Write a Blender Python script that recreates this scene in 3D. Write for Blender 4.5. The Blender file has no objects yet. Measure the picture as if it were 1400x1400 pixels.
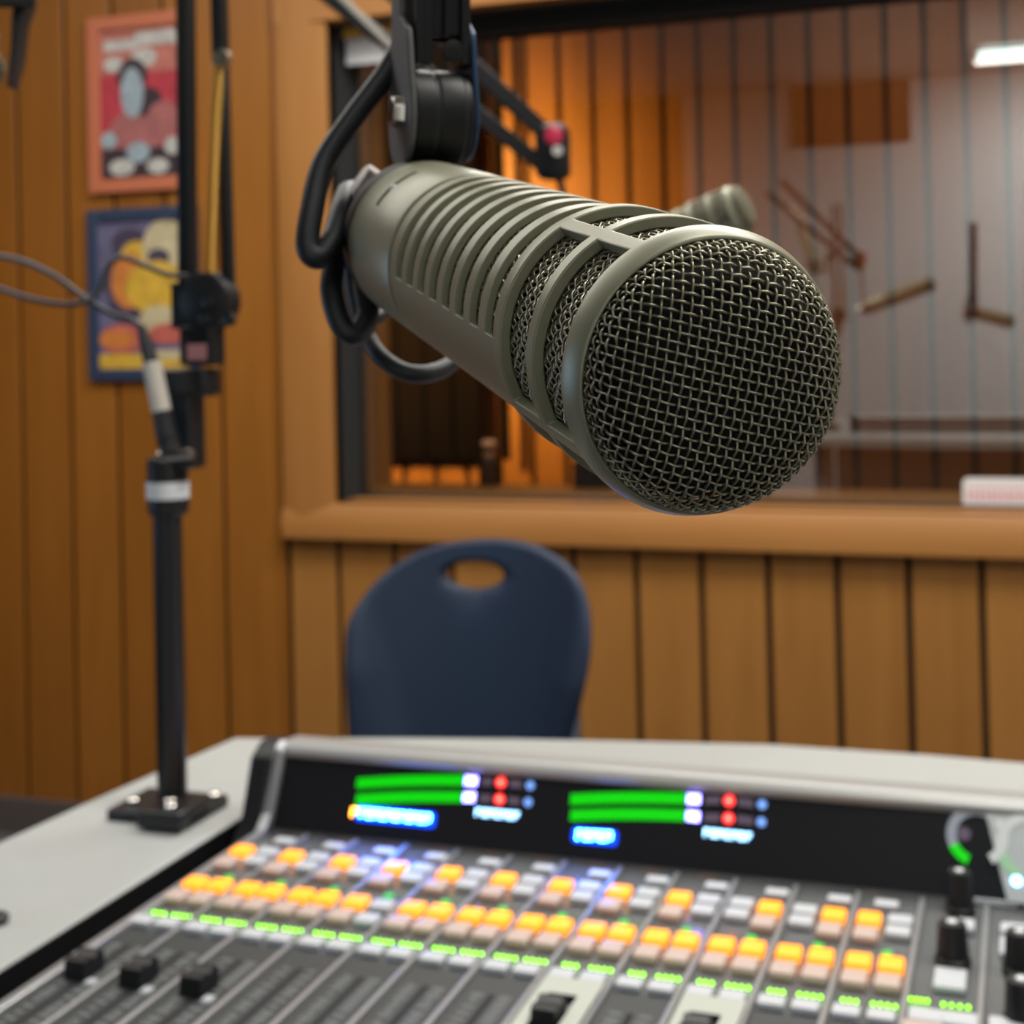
import bpy, bmesh, math, random
from mathutils import Vector as V, Matrix
random.seed(7)
SC = bpy.context.scene
COL = SC.collection
PI = math.pi
rad = math.radians

# ------------------------------------------------------------------ camera basis
F, CX, CY, CZ = 2003.0, 700.0, 420.0, 1.20          # 1400 px frame

def _ray(x, y):
    return V(((x-CX)/F, -(y-CY)/F, -1.0)).normalized()
_Y = _ray(1400, 436)
_X = -_ray(-5033, 581)
_X = (_X-_Y*_X.dot(_Y)).normalized()
_Z = _X.cross(_Y)
RM = Matrix((_X, _Y, _Z))                            # camera space -> world
CAM = V((0, 0, CZ))
RT, UP, FW = RM @ V((1, 0, 0)), RM @ V((0, 1, 0)), RM @ V((0, 0, -1))

def wr(x, y): return RM @ _ray(x, y)
def onZ(x, y, z):
    v = wr(x, y); return CAM+v*((z-CZ)/v.z)
def onY(x, y, yy):
    v = wr(x, y); return CAM+v*(yy/v.y)
def onX(x, y, xx):
    v = wr(x, y); return CAM+v*(xx/v.x)
def atD(x, y, dep):
    v = wr(x, y); return CAM+v*(dep/v.dot(FW))
def onP(x, y, p0, n):
    v = wr(x, y); return CAM+v*((p0-CAM).dot(n)/v.dot(n))

DW = 3.0                                              # distance of the panelled wall
PT = .0463*DW                                         # board pitch
# ------------------------------------------------------------------ materials
def mat(name, col, rough=.5, metal=0., spec=.5, emit=None, es=0., noise=0., nscale=40., bump=0., coat=0.):
    m = bpy.data.materials.new(name); m.use_nodes = True
    nt = m.node_tree; b = nt.nodes['Principled BSDF']
    b.inputs['Base Color'].default_value = (*col, 1)
    b.inputs['Roughness'].default_value = rough
    b.inputs['Metallic'].default_value = metal
    b.inputs['Specular IOR Level'].default_value = spec
    b.inputs['Coat Weight'].default_value = coat
    if emit:
        b.inputs['Emission Color'].default_value = (*emit, 1)
        b.inputs['Emission Strength'].default_value = es
    if noise or bump:
        tc = nt.nodes.new('ShaderNodeTexCoord'); n = nt.nodes.new('ShaderNodeTexNoise')
        n.inputs['Scale'].default_value = nscale; n.inputs['Detail'].default_value = 4
        nt.links.new(tc.outputs['Object'], n.inputs['Vector'])
        if noise:
            r = nt.nodes.new('ShaderNodeMapRange')
            r.inputs['To Min'].default_value = 1-noise; r.inputs['To Max'].default_value = 1+noise
            nt.links.new(n.outputs['Fac'], r.inputs['Value'])
            mx = nt.nodes.new('ShaderNodeVectorMath'); mx.operation = 'SCALE'
            mx.inputs[0].default_value = col
            nt.links.new(r.outputs[0], mx.inputs['Scale'])
            nt.links.new(mx.outputs[0], b.inputs['Base Color'])
        if bump:
            bp = nt.nodes.new('ShaderNodeBump'); bp.inputs['Strength'].default_value = bump
            bp.inputs['Distance'].default_value = .001
            nt.links.new(n.outputs['Fac'], bp.inputs['Height'])
            nt.links.new(bp.outputs[0], b.inputs['Normal'])
    return m

def wood(name, c1, c2, pitch=PT, off=0., rough=.42, axis='z'):
    m = bpy.data.materials.new(name); m.use_nodes = True
    nt = m.node_tree; N = nt.nodes; L = nt.links; b = N['Principled BSDF']
    tc = N.new('ShaderNodeTexCoord'); mp = N.new('ShaderNodeMapping')
    sc = {'z': (9, 9, .9), 'x': (.9, 9, 9)}[axis]
    mp.inputs['Scale'].default_value = sc
    L.new(tc.outputs['Object'], mp.inputs['Vector'])
    n = N.new('ShaderNodeTexNoise'); n.inputs['Scale'].default_value = 2.2
    n.inputs['Detail'].default_value = 6; n.inputs['Distortion'].default_value = .6
    L.new(mp.outputs[0], n.inputs['Vector'])
    n2 = N.new('ShaderNodeTexNoise'); n2.inputs['Scale'].default_value = 1.4
    L.new(tc.outputs['Object'], n2.inputs['Vector'])
    sx = N.new('ShaderNodeSeparateXYZ'); L.new(tc.outputs['Object'], sx.inputs[0])
    a = N.new('ShaderNodeMath'); a.operation = 'SUBTRACT'; a.inputs[1].default_value = off
    L.new(sx.outputs['X'], a.inputs[0])
    d = N.new('ShaderNodeMath'); d.operation = 'DIVIDE'; d.inputs[1].default_value = pitch
    L.new(a.outputs[0], d.inputs[0])
    fl = N.new('ShaderNodeMath'); fl.operation = 'FLOOR'; L.new(d.outputs[0], fl.inputs[0])
    wn = N.new('ShaderNodeTexWhiteNoise'); wn.noise_dimensions = '1D'; L.new(fl.outputs[0], wn.inputs['W'])
    s1 = N.new('ShaderNodeMath'); s1.operation = 'MULTIPLY_ADD'
    s1.inputs[1].default_value = .55; L.new(n.outputs['Fac'], s1.inputs[0])
    s2 = N.new('ShaderNodeMath'); s2.operation = 'MULTIPLY'; s2.inputs[1].default_value = .28
    L.new(wn.outputs['Value'], s2.inputs[0]); L.new(s2.outputs[0], s1.inputs[2])
    s3 = N.new('ShaderNodeMath'); s3.operation = 'MULTIPLY_ADD'; s3.inputs[1].default_value = .35
    L.new(n2.outputs['Fac'], s3.inputs[0]); L.new(s1.outputs[0], s3.inputs[2])
    cr = N.new('ShaderNodeValToRGB')
    cr.color_ramp.elements[0].position = .3; cr.color_ramp.elements[0].color = (*c1, 1)
    cr.color_ramp.elements[1].position = .85; cr.color_ramp.elements[1].color = (*c2, 1)
    L.new(s3.outputs[0], cr.inputs[0]); L.new(cr.outputs[0], b.inputs['Base Color'])
    b.inputs['Roughness'].default_value = rough
    b.inputs['Specular IOR Level'].default_value = .35
    return m

BEIGE = (.27, .265, .185)
M = dict(
    wood_left=wood('panel_wood', (.225, .080, .010), (.345, .132, .020), off=-.7289*DW),
    wood_low=wood('board_wood', (.28, .118, .025), (.42, .19, .046), off=-.0304*DW),
    trim=wood('trim_wood', (.33, .138, .034), (.42, .19, .052), pitch=50),
    trim_h=wood('trim_wood_flat', (.33, .138, .034), (.42, .19, .052), pitch=50, axis='x'),
    wood_far=wood('far_wood', (.33, .105, .016), (.45, .15, .025), off=.02),
    gap_brown=mat('groove_brown', (.035, .012, .003), .9),
    gap_black=mat('gap_black', (.006, .006, .007), .9),
    lining=mat('black_felt', (.013, .014, .015), .95, noise=.2),
    base=mat('grey_rubber', (.09, .075, .07), .7),
    white_wall=mat('white_paint', (.74, .74, .72), .8, noise=.03, nscale=3),
    ceil=mat('ceiling_paint', (.4, .4, .38), .9),
    floor=mat('carpet', (.09, .085, .09), .95, noise=.3, nscale=200),
    desk=mat('desk_laminate', (.385, .395, .385), .5, noise=.05, nscale=25),
    desk_edge=mat('desk_edge', (.28, .26, .23), .6),
    mic=mat('beige_satin_metal', BEIGE, .39, .22, noise=.03, nscale=300),
    mic_wire=mat('wire_nickel', (.33, .31, .225), .3, .75),
    foam=mat('black_foam', (.004, .004, .004), .95, noise=.4, nscale=900),
    blackp=mat('black_plastic', (.009, .009, .010), .45, spec=.35),
    blackm=mat('black_painted_steel', (.011, .012, .014), .35, .2),
    blackrub=mat('black_rubber', (.013, .014, .016), .42),
    greyp=mat('dark_grey_steel', (.11, .107, .105), .55, .1),
    bluep=mat('blue_black_steel', (.02, .05, .11), .35, .3),
    steel=mat('bright_steel', (.75, .72, .67), .22, 1.),
    dullsteel=mat('dull_steel', (.33, .29, .28), .5, .6),
    gold=mat('brass_spring', (.75, .45, .1), .3, 1.),
    tape=mat('white_tape', (.75, .78, .8), .6),
    tape2=mat('cream_tape', (.62, .57, .5), .6),
    cable=mat('cable_black', (.012, .0135, .017), .5),
    cableg=mat('cable_grey', (.032, .034, .042), .4),
    redk=mat('red_knob', (.65, .03, .09), .35),
    pinks=mat('pink_sticker', (.45, .2, .22), .6),
    chair=mat('navy_plastic', (.015, .027, .055), .5, spec=.3, noise=.05, nscale=60),
    chrome=mat('chair_steel', (.5, .5, .5), .3, 1.),
    console=mat('console_grey', (.14, .145, .148), .16, spec=.8),
    console_dark=mat('fader_bed', (.028, .032, .034), .5),
    ridge=mat('silver_ridge', (.36, .36, .37), .35, .5),
    silver=mat('silver_trim', (.42, .43, .45), .33, .6),
    bridge=mat('bridge_top', (.34, .34, .335), .35, .2),
    screen=mat('display_glass', (.012, .013, .016), .3, spec=.25),
    marks=mat('printed_marks', (.17, .18, .185), .6),
    btn_w=mat('white_button', (.52, .535, .56), .4, emit=(.8, .85, 1), es=.05),
    btn_p=mat('peach_button', (.50, .39, .35), .4, emit=(1, .6, .4), es=.08),
    btn_o=mat('orange_lamp', (.9, .3, .02), .4, emit=(1, .29, .010), es=1.5),
    lime=mat('lime_lamp', (.2, .6, .02), .4, emit=(.27, 1, .0), es=4.5),
    green=mat('green_lamp', (.03, .4, .05), .4, emit=(.03, .5, .03), es=.8),
    meter=mat('green_meter', (.0, .3, .0), .4, emit=(.0, .52, .0), es=1.),
    blue=mat('blue_segment', (.1, .2, .6), .4, emit=(.25, .22, 1), es=10.),
    bluetx=mat('blue_letters', (.1, .3, .9), .4, emit=(.02, .17, 1), es=85.),
    blueglow=mat('blue_backlight', (.0, .02, .2), .5, emit=(.0, .035, .62), es=2.4),
    cyantx=mat('cyan_letters', (.4, .7, .9), .4, emit=(.3, .62, 1), es=5.),
    orangetx=mat('orange_letters', (.9, .3, .1), .4, emit=(1, .32, .02), es=12.),
    red=mat('red_segment', (.6, .02, .02), .4, emit=(1, .03, .03), es=2.5),
    redc=mat('red_core', (.9, .3, .2), .4, emit=(1, .3, .2), es=3.),
    dimseg=mat('dim_segment', (.06, .05, .07), .5, emit=(.1, .07, .11), es=.6),
    bluedot=mat('blue_dot', (.1, .2, .6), .5, emit=(.2, .42, .95), es=1.),
    ring=mat('ring_grey', (.2, .22, .25), .5, emit=(.2, .22, .26), es=.6),
    glareseg=mat('screen_glare', (.58, .63, .64), .35),  # side screen colour with its white reflection painted in
    glarering=mat('ring_in_glare', (.8, .85, .85), .4),  # dial ring tone inside the painted screen reflection
    glaregreen=mat('green_in_glare', (.45, .8, .5), .4),  # dial value green, paled by the painted screen reflection
    paper=mat('cream_paper', (.46, .48, .42), .7),
    orange_frame=mat('orange_frame', (.52, .155, .075), .55, noise=.06, nscale=8),
    blue_frame=mat('blue_frame', (.022, .045, .10), .5),
    bottle=mat('brown_glass', (.05, .018, .006), .15),
    cap=mat('tan_cap_glint', (.6, .3, .16), .4, emit=(1, .5, .25), es=.25),  # emission paints the glints on the bottle cap and neck
    darkbrown=mat('dark_brown_panel', (.014, .008, .005), .8, noise=.25, nscale=5),
    paneldark=mat('dark_felt_panel', (.0055, .0028, .0018), .95, spec=.03),
    tube=mat('fluorescent_tube', (.9, 1, .95), .5, emit=(.80, 1, .96), es=5.),
    fixture=mat('fixture_white', (.7, .7, .7), .5),
    cork=mat('brown_board', (.10, .035, .012), .8),
    sticker=mat('white_sticker', (.72, .72, .74), .5),
    redprint=mat('red_print', (.62, .25, .28), .6),
    amber=mat('amber_card', (.95, .5, .08), .6),
)
# glass pane: part see-through, part mirror
g = bpy.data.materials.new('window_glass'); g.use_nodes = True
nt = g.node_tree; nt.nodes.clear()
o_ = nt.nodes.new('ShaderNodeOutputMaterial'); mx = nt.nodes.new('ShaderNodeMixShader')
tr = nt.nodes.new('ShaderNodeBsdfTransparent'); gl = nt.nodes.new('ShaderNodeBsdfGlossy')
gl.inputs['Roughness'].default_value = .0; tr.inputs['Color'].default_value = (.93, .94, .93, 1)
mx.inputs[0].default_value = .24
nt.links.new(tr.outputs[0], mx.inputs[1]); nt.links.new(gl.outputs[0], mx.inputs[2])
nt.links.new(mx.outputs[0], o_.inputs[0]); M['glass'] = g

# ------------------------------------------------------------------ mesh helpers
class MB:
    def __init__(s): s.v = []; s.f = []; s.m = []
    def add(s, vs, fs, mi=0):
        o = len(s.v); s.v += [tuple(p) for p in vs]
        s.f += [tuple(i+o for i in f) for f in fs]; s.m += [mi]*len(fs)
    def box(s, lo, hi, mi=0, mtx=None):
        (a, b, c), (d, e, f) = lo, hi
        vs = [V(p) for p in ((a, b, c), (d, b, c), (d, e, c), (a, e, c), (a, b, f), (d, b, f), (d, e, f), (a, e, f))]
        if mtx: vs = [mtx @ p for p in vs]
        s.add(vs, [(3, 2, 1, 0), (4, 5, 6, 7), (0, 1, 5, 4), (1, 2, 6, 5), (2, 3, 7, 6), (3, 0, 4, 7)], mi)
    def cbox(s, c, sz, mi=0, mtx=None):
        s.box([c[i]-sz[i]/2 for i in range(3)], [c[i]+sz[i]/2 for i in range(3)], mi, mtx)
    def prism(s, pts, d, mi=0):                     # polygon pts (list of V) extruded by vector d
        n = len(pts); vs = list(pts)+[p+d for p in pts]
        s.add(vs, [tuple(range(n-1, -1, -1)), tuple(range(n, 2*n))]+[(i, (i+1) % n, n+(i+1) % n, n+i) for i in range(n)], mi)
    def tube(s, pts, r, n=10, mi=0, cap=True):
        pts = [V(p) for p in pts]; k = len(pts)
        rs = r if isinstance(r, (list, tuple)) else [r]*k
        t0 = (pts[1]-pts[0]).normalized()
        nrm = t0.orthogonal().normalized(); vs = []
        for i in range(k):
            t = (pts[min(i+1, k-1)]-pts[max(i-1, 0)]).normalized()
            nrm = (nrm-t*nrm.dot(t)).normalized(); bn = t.cross(nrm)
            vs += [pts[i]+(nrm*math.cos(2*PI*j/n)+bn*math.sin(2*PI*j/n))*rs[i] for j in range(n)]
        fs = [(i*n+j, i*n+(j+1) % n, (i+1)*n+(j+1) % n, (i+1)*n+j) for i in range(k-1) for j in range(n)]
        if cap: fs += [tuple(range(n-1, -1, -1)), tuple((k-1)*n+j for j in range(n))]
        s.add(vs, fs, mi)
    def lathe(s, prof, n=48, mi=0, o=V((0, 0, 0)), ax=V((0, 0, 1)), closed=False):   # prof: (along, radius)
        ax = ax.normalized(); u = ax.orthogonal().normalized(); w = ax.cross(u); vs = []
        for (a, r) in prof:
            vs += [o+ax*a+(u*math.cos(2*PI*j/n)+w*math.sin(2*PI*j/n))*r for j in range(n)]
        k = len(prof)
        fs = [(i*n+j, i*n+(j+1) % n, (i+1)*n+(j+1) % n, (i+1)*n+j) for i in range(k-1) for j in range(n)]
        if not closed: fs += [tuple(range(n-1, -1, -1)), tuple((k-1)*n+j for j in range(n))]
        s.add(vs, fs, mi)
    def build(s, name, m, parent=None, smooth=40, bevel=0, segs=2, loc=None):
        me = bpy.data.meshes.new(name)
        vs = s.v
        if loc is not None: vs = [tuple(V(p)-V(loc)) for p in vs]
        me.from_pydata(vs, [], s.f)
        for k in (m if isinstance(m, (list, tuple)) else [m]): me.materials.append(M[k])
        me.polygons.foreach_set('material_index', s.m)
        me.validate(); me.update()
        bm = bmesh.new(); bm.from_mesh(me); bmesh.ops.recalc_face_normals(bm, faces=bm.faces); bm.to_mesh(me); bm.free()
        if smooth:
            me.shade_smooth(); me.set_sharp_from_angle(angle=rad(smooth))
        o = bpy.data.objects.new(name, me); COL.objects.link(o)
        if loc is not None: o.location = loc
        if parent: put(o, parent)
        if bevel:
            b = o.modifiers.new('bevel', 'BEVEL'); b.width = bevel; b.segments = segs
            b.limit_method = 'ANGLE'; b.angle_limit = rad(35)
            b.harden_normals = False
        return o

def put(o, parent):
    # world coordinates stay as built
    o.parent = parent
    o.matrix_parent_inverse = parent.matrix_world.inverted() if parent.parent is None else (parent.matrix_world).inverted()
def empty(name, loc=(0, 0, 0), mtx=None, parent=None):
    o = bpy.data.objects.new(name, None); COL.objects.link(o); o.empty_display_size = .02
    if mtx is not None: o.matrix_world = mtx
    else: o.location = loc
    bpy.context.view_layer.update()
    if parent: put(o, parent)
    return o
def tag(o, label, cat, group=None, kind=None):
    o['label'] = label; o['category'] = cat
    if group: o['group'] = group
    if kind: o['kind'] = kind
    return o
def struct(o, label=None):
    o['kind'] = 'structure'
    if label: o['label'] = label
    return o
def spline(P, n=10):
    P = [V(p) for p in P]; Q = [P[0]*2-P[1]]+P+[P[-1]*2-P[-2]]; out = []
    for i in range(1, len(Q)-2):
        a, b, c, d = Q[i-1:i+3]
        for k in range(n):
            t = k/n
            out.append(.5*((2*b)+(c-a)*t+(2*a-5*b+4*c-d)*t*t+(3*b-a-3*c+d)*t**3))
    return out+[P[-1]]
def copy_tree(o, mtx):
    c = o.copy(); COL.objects.link(c); c.matrix_world = mtx
    for ch in list(o.children):
        k = ch.copy(); COL.objects.link(k); k.parent = c; k.matrix_parent_inverse = ch.matrix_parent_inverse.copy()
        for g2 in list(ch.children):
            q = g2.copy(); COL.objects.link(q); q.parent = k; q.matrix_parent_inverse = g2.matrix_parent_inverse.copy()
    return c

# =================================================================== ROOM SHELL
WL, WR_, YB, CEIL = -3.3, 2.3, -2.6, 2.62
opL = onY(457, 500, DW).x                     # window opening
opB = onY(600, 690, DW).z
opT = onY(663, 9, DW).z
opR = .95
cas = onY(388, 500, DW).x                     # outer edge of the left casing
casB = onY(403, 734, DW).z

def boards(mb, x0, x1, z0, z1, y, edges, gap, th=.018, ch=.003):
    xs = [x0]+[e for e in edges if x0 < e < x1]+[x1]
    for a, b in zip(xs, xs[1:]):
        a2, b2 = a+gap/2, b-gap/2
        pr = [V((a2, y+th, z0)), V((a2, y+ch, z0)), V((a2+ch, y, z0)), V((b2-ch, y, z0)), V((b2, y+ch, z0)), V((b2, y+th, z0))]
        mb.prism(pr, V((0, 0, z1-z0)), 0)

left_edges = [-.7762*DW-.0463*DW*k for k in range(1, 5)]+[k*DW for k in (-.7762, -.7289, -.6841, -.6378, -.5895)]
mb = MB(); boards(mb, WL, cas, 0, CEIL, DW, left_edges, .0120, ch=.002)
mb.box((WL, DW+.018, 0), (cas, DW+.05, CEIL), 1)
struct(mb.build('wall_front', ['wood_left', 'gap_brown']), 'brown wood panelled wall left of the studio window')
low = [(-.0304+.0463*k)*DW for k in range(-12, 22)]
mb = MB(); boards(mb, cas, WR_, 0, casB+.02, DW+.004, low, .0125)
mb.box((cas, DW+.022, 0), (WR_, DW+.05, casB+.02), 1)
mb.box((opR+.1, DW+.004, casB+.02), (WR_, DW+.05, CEIL), 0)
mb.box((cas, DW+.004, opT+.05), (opR+.1, DW+.05, CEIL), 0)
struct(mb.build('wall_front', ['wood_low', 'gap_black']), 'lighter brown boards with black gaps below the studio window')
mb = MB(); mb.box((WL, DW-.012, 0), (WR_, DW+.01, .085)); struct(mb.build('baseboard_front', 'base', bevel=.002))

win = struct(empty('window_1', (opL, DW, opB)), 'wide studio window in a wood casing looking into the next room')
mb = MB()                                      # casing: two facets
def casing_v(x_out, x_in, z0, z1, s):
    m = (x_out+x_in)/2-.012*s
    mb.prism([V((x_out, DW+.03, z0)), V((x_out, DW-.016, z0)), V((m, DW-.026, z0)), V((x_in, DW-.012, z0)), V((x_in, DW+.03, z0))], V((0, 0, z1-z0)))
casing_v(cas, opL, casB, CEIL, 1); casing_v(opR+.13, opR, casB, CEIL, -1)
mb.build('casing', 'trim', win, bevel=.002)
mb = MB(); zm = casB+(opB-casB)*.52
mb.prism([V((cas, DW+.03, casB)), V((cas, DW-.028, casB)), V((cas, DW-.030, zm)), V((cas, DW-.012, opB)), V((cas, DW+.03, opB))], V((opR+.13-cas, 0, 0)))
mb.build('casing', 'trim_h', win, bevel=.002)
mb = MB(); mb.box((cas, DW-.02, opT), (opR+.1, DW+.03, opT+.09)); mb.build('casing', 'trim_h', win, bevel=.002)
Y1, Y2 = DW+.162, DW+.295
mb = MB()
mb.box((opL-.03, DW+.0, opB-.02), (opL, Y1, opT+.03)); mb.box((opR, DW, opB-.02), (opR+.03, Y1, opT+.03))
mb.box((opL-.03, DW+.03, opT), (opR+.03, Y1+.05, opT+.03)); mb.box((opL, Y1-.0, opT-.03), (opR, Y1+.06, opT+.02))
mb.box((opL, Y1-.075, onY(663, 51, Y1-.04).z), (opR, Y1-.04, opT+.02))
mb.build('lining', 'lining', win)
mb = MB(); mb.box((opL, DW+.0, opB-.02), (opR, Y1, opB)); mb.build('sill', 'trim_h', win)
mb = MB()
mb.box((opL-.03, Y1, opB-.02), (opL+.006, Y2, opT)); mb.box((opR-.006, Y1, opB-.02), (opR+.03, Y2, opT))
mb.box((opL, Y1, opB-.02), (opR, Y2, opB+.014)); mb.build('inner_frame', 'trim', win, bevel=.001)
mb = MB(); mb.box((opL, Y1-.035, opB), (opR, Y1-.03, opT)); mb.build('glass_pane', 'glass', win, smooth=0)
mb = MB(); mb.box((opL, Y1-.045, opB), (opR, Y1-.02, opB+.006)); mb.build('glazing_bead', 'lining', win)

mb = MB(); mb.box((WL, YB, -.05), (WR_, DW, 0)); struct(mb.build('floor', 'floor'))
mb = MB(); mb.box((WL, YB, CEIL), (WR_, DW, CEIL+.05)); struct(mb.build('ceiling', 'ceil'))
mb = MB(); mb.box((WL-.05, .5, 0), (WL, DW, CEIL)); struct(mb.build('wall_left', 'wood_left'))
mb = MB(); mb.box((WL-.05, YB, 0), (WL, .5, CEIL)); struct(mb.build('wall_left', 'darkbrown'))  # rear stretch coloured dark to dim its reflection in the glass
mb = MB(); mb.box((WR_, YB, 0), (WR_+.05, DW, CEIL)); struct(mb.build('wall_right', 'white_wall'))
mb = MB(); mb.box((-1.95, YB-.05, 0), (WR_, YB, CEIL)); struct(mb.build('wall_back', 'white_wall'), 'white wall behind the photographer mirrored in the glass')
mb = MB(); mb.box((WL, YB-.05, 0), (-1.95, YB, CEIL)); struct(mb.build('wall_back', 'darkbrown'))

# next room behind the glass
FY = 5.5
mb = MB(); fe = [(1075-1400)/F*FY+.02+PT*k for k in range(-12, 24)]
boards(mb, -3.6, 2.2, 0, 2.62, FY, fe, .02, ch=.004); mb.box((-3.6, FY+.018, 0), (2.2, FY+.05, 2.62), 1)
struct(mb.build('wall_far', ['wood_far', 'gap_black']), 'wood board wall of the next room seen through the glass')
mb = MB(); mb.box((-3.65, DW+.36, 0), (-3.6, FY, 2.62)); struct(mb.build('wall_far_left', 'wood_far'))
mb = MB(); mb.box((2.2, DW+.36, 0), (2.25, FY, 2.62)); struct(mb.build('wall_far_right', 'wood_far'))
mb = MB(); mb.box((-3.6, DW+.36, 2.62), (2.2, FY, 2.67)); struct(mb.build('ceiling_far', 'darkbrown'))
mb = MB(); mb.box((-3.6, DW+.36, -.05), (2.2, FY, 0)); struct(mb.build('floor_far', 'floor'))

# dark panel on the far wall
a = onY(545, 100, FY-.06); b = onY(654, 628, FY-.06)
mb = MB(); mb.box((a.x-.35, FY-.07, b.z), (b.x, FY-.002, 2.5))
for k in range(7):
    x = a.x-.3+k*.12
    mb.box((x, FY-.085, b.z), (x+.03, FY-.07, 2.5))
tag(mb.build('acoustic_panel', 'paneldark', bevel=.004), 'dark brown panel hanging on the far room wall above bright orange boards', 'panel')

# things on the far edge of the sill
def bottle_at(px, py, Y):
    p = onY(px, py, Y); zb = opB+.014
    r = empty('bottle', (p.x, Y, zb)); H_ = p.z-zb
    mb = MB(); mb.lathe([(0, .024), (.01, .026), (H_*.45, .026), (H_*.7, .011), (H_*.9, .010), (H_*.92, .012)], 24, o=V((p.x, Y, zb))); mb.build('body', 'bottle', r)
    mb = MB(); mb.lathe([(H_*.92, .016), (H_, .016), (H_+.004, .012)], 24, o=V((p.x, Y, zb))); mb.build('cap', 'cap', r)
    mb = MB(); mb.lathe([(H_*.70, .0125), (H_*.74, .0125)], 24, o=V((p.x, Y, zb))); mb.build('neck_glint', 'cap', r)  # second painted glint, on the neck
    return r
tag(bottle_at(668, 604, Y2-.03), 'small brown bottle with a tan cap on the window sill', 'bottle')
p = onY(812, 672, Y2-.04)
mb = MB(); mb.box((p.x-.045, Y2-.06, opB+.014), (p.x+.045, Y2-.01, opB+.075))
mb.cbox((p.x, Y2-.035, opB+.079), (.06, .03, .008))
tag(mb.build('small_box', 'darkbrown', bevel=.004), 'small dark brown box on the window sill behind the big microphone', 'box')

# stickers on the glass
GY = Y1-.036
a = onY(1316, 653, GY); b = onY(1470, 706, GY)
st = empty('sticker', (a.x, GY, b.z)); tag(st, 'white sticker with red print low on the window glass', 'sticker')
mb = MB(); n = 10; r = .012; pts = []
for (cx_, cz_, a0) in ((a.x+r, a.z-r, 90), (a.x+r, b.z+r, 180), (b.x-r, b.z+r, 270), (b.x-r, a.z-r, 0)):
    for k in range(n): t = rad(a0+90*k/(n-1)); pts.append(V((cx_+r*math.cos(t), GY-.003, cz_+r*math.sin(t))))
mb.prism(pts, V((0, .003, 0))); mb.build('card', 'sticker', st)
mb = MB(); x = a.x+.008
while x < b.x-.015:
    w = random.uniform(.006, .012); h = .012
    zc = (a.z+b.z)/2
    mb.box((x, GY-.0036, zc-h/2), (x+w, GY-.003, zc+h/2)); mb.box((x, GY-.0036, zc+.014), (x+w, GY-.003, zc+.018)); x += w+.003
mb.build('lettering', 'redprint', st, smooth=0)
GY = Y1-.078
a = onY(452, 22, GY); b = onY(545, 84, GY)
st = empty('sign', (a.x, GY, b.z)); tag(st, 'amber and white sign at the top corner of the window glass', 'sign')
zm = onY(500, 58, GY).z; xm = onY(474, 60, GY).x
mb = MB(); mb.box((a.x+.012, GY-.004, zm+.012), (b.x, GY, a.z)); mb.build('amber_card', 'amber', st)
mb = MB(); mb.box((xm, GY-.006, b.z), (b.x, GY-.001, zm+.012)); mb.build('white_card', 'sticker', st, bevel=.002)

# notice board + fluorescent fixture seen mirrored
def mirr(px, py, Yreal):     # where a real thing at depth Yreal shows mirrored at a pixel
    p = onY(px, py, 2*(Y1-.0325)-Yreal); return V((p.x, Yreal, p.z))
a = mirr(1085, 62, YB+.03); b = mirr(1240, 188, YB+.03)
nb = empty('notice_board', (a.x, YB+.02, b.z)); tag(nb, 'brown notice board on the white wall, seen only as a reflection in the glass', 'notice board')
mb = MB(); mb.box((a.x, YB+.001, b.z), (b.x, YB+.02, a.z)); mb.build('panel', 'cork', nb)
mb = MB()
for lo, hi in (((a.x-.02, b.z-.02), (b.x+.02, b.z)), ((a.x-.02, a.z), (b.x+.02, a.z+.02)), ((a.x-.02, b.z), (a.x, a.z)), ((b.x, b.z), (b.x+.02, a.z))):
    mb.box((lo[0], YB+.001, lo[1]), (hi[0], YB+.03, hi[1]))
mb.build('frame', 'cork', nb, bevel=.003)

def fixture(x0, x1, y, z, label):
    r = empty('ceiling_light', (x0, y, CEIL)); tag(r, label, 'ceiling light', 'fluorescent ceiling lights')
    mb = MB(); mb.box((x0-.03, y-.06, z+.03), (x1+.03, y+.06, CEIL)); mb.build('housing', 'fixture', r, bevel=.004)
    mb = MB(); mb.tube([(x0, y, z), (x1, y, z)], .016, 16); mb.build('tube', 'tube', r)
    for x in (x0, x1):
        mb = MB(); mb.box((x-.015, y-.02, z-.02), (x+.015, y+.02, z+.035)); mb.build('end_cap', 'fixture', r)
p = mirr(1333, 76, -.4)
fixture(p.x, p.x+1.2, -.4, p.z, 'bare fluorescent tube over the desk, mirrored at the top of the glass')

def area(name, loc, rot, sx, sy, power, col):
    l = bpy.data.lights.new(name, 'AREA'); l.shape = 'RECTANGLE'; l.size = sx; l.size_y = sy
    l.energy = power; l.color = col
    o = bpy.data.objects.new(name, l); COL.objects.link(o); o.location = loc; o.rotation_euler = rot
    return o
area('tube_light', (p.x+.6, -.4, p.z-.03), (0, 0, 0), 1.2, .1, 3, (1., .985, .93))
area('ceiling_panel_light', (-1.9, 1.5, CEIL-.02), (0, 0, 0), 2.0, 1.3, 30, (1., .97, .9))
area('ceiling_panel_light', (-.35, 2.15, CEIL-.02), (0, 0, 0), 1.4, .6, 46, (1., .97, .9))
area('ceiling_panel_light', (.5, .75, CEIL-.02), (0, 0, 0), 1.2, .6, 26, (1., .97, .9))
area('blue_fill_light', (-1.7, .45, 1.15), (0, rad(-90), 0), .4, .5, 2.5, (.42, .7, 1.))  # added bluish fill from the left for the microphone rims
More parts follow.
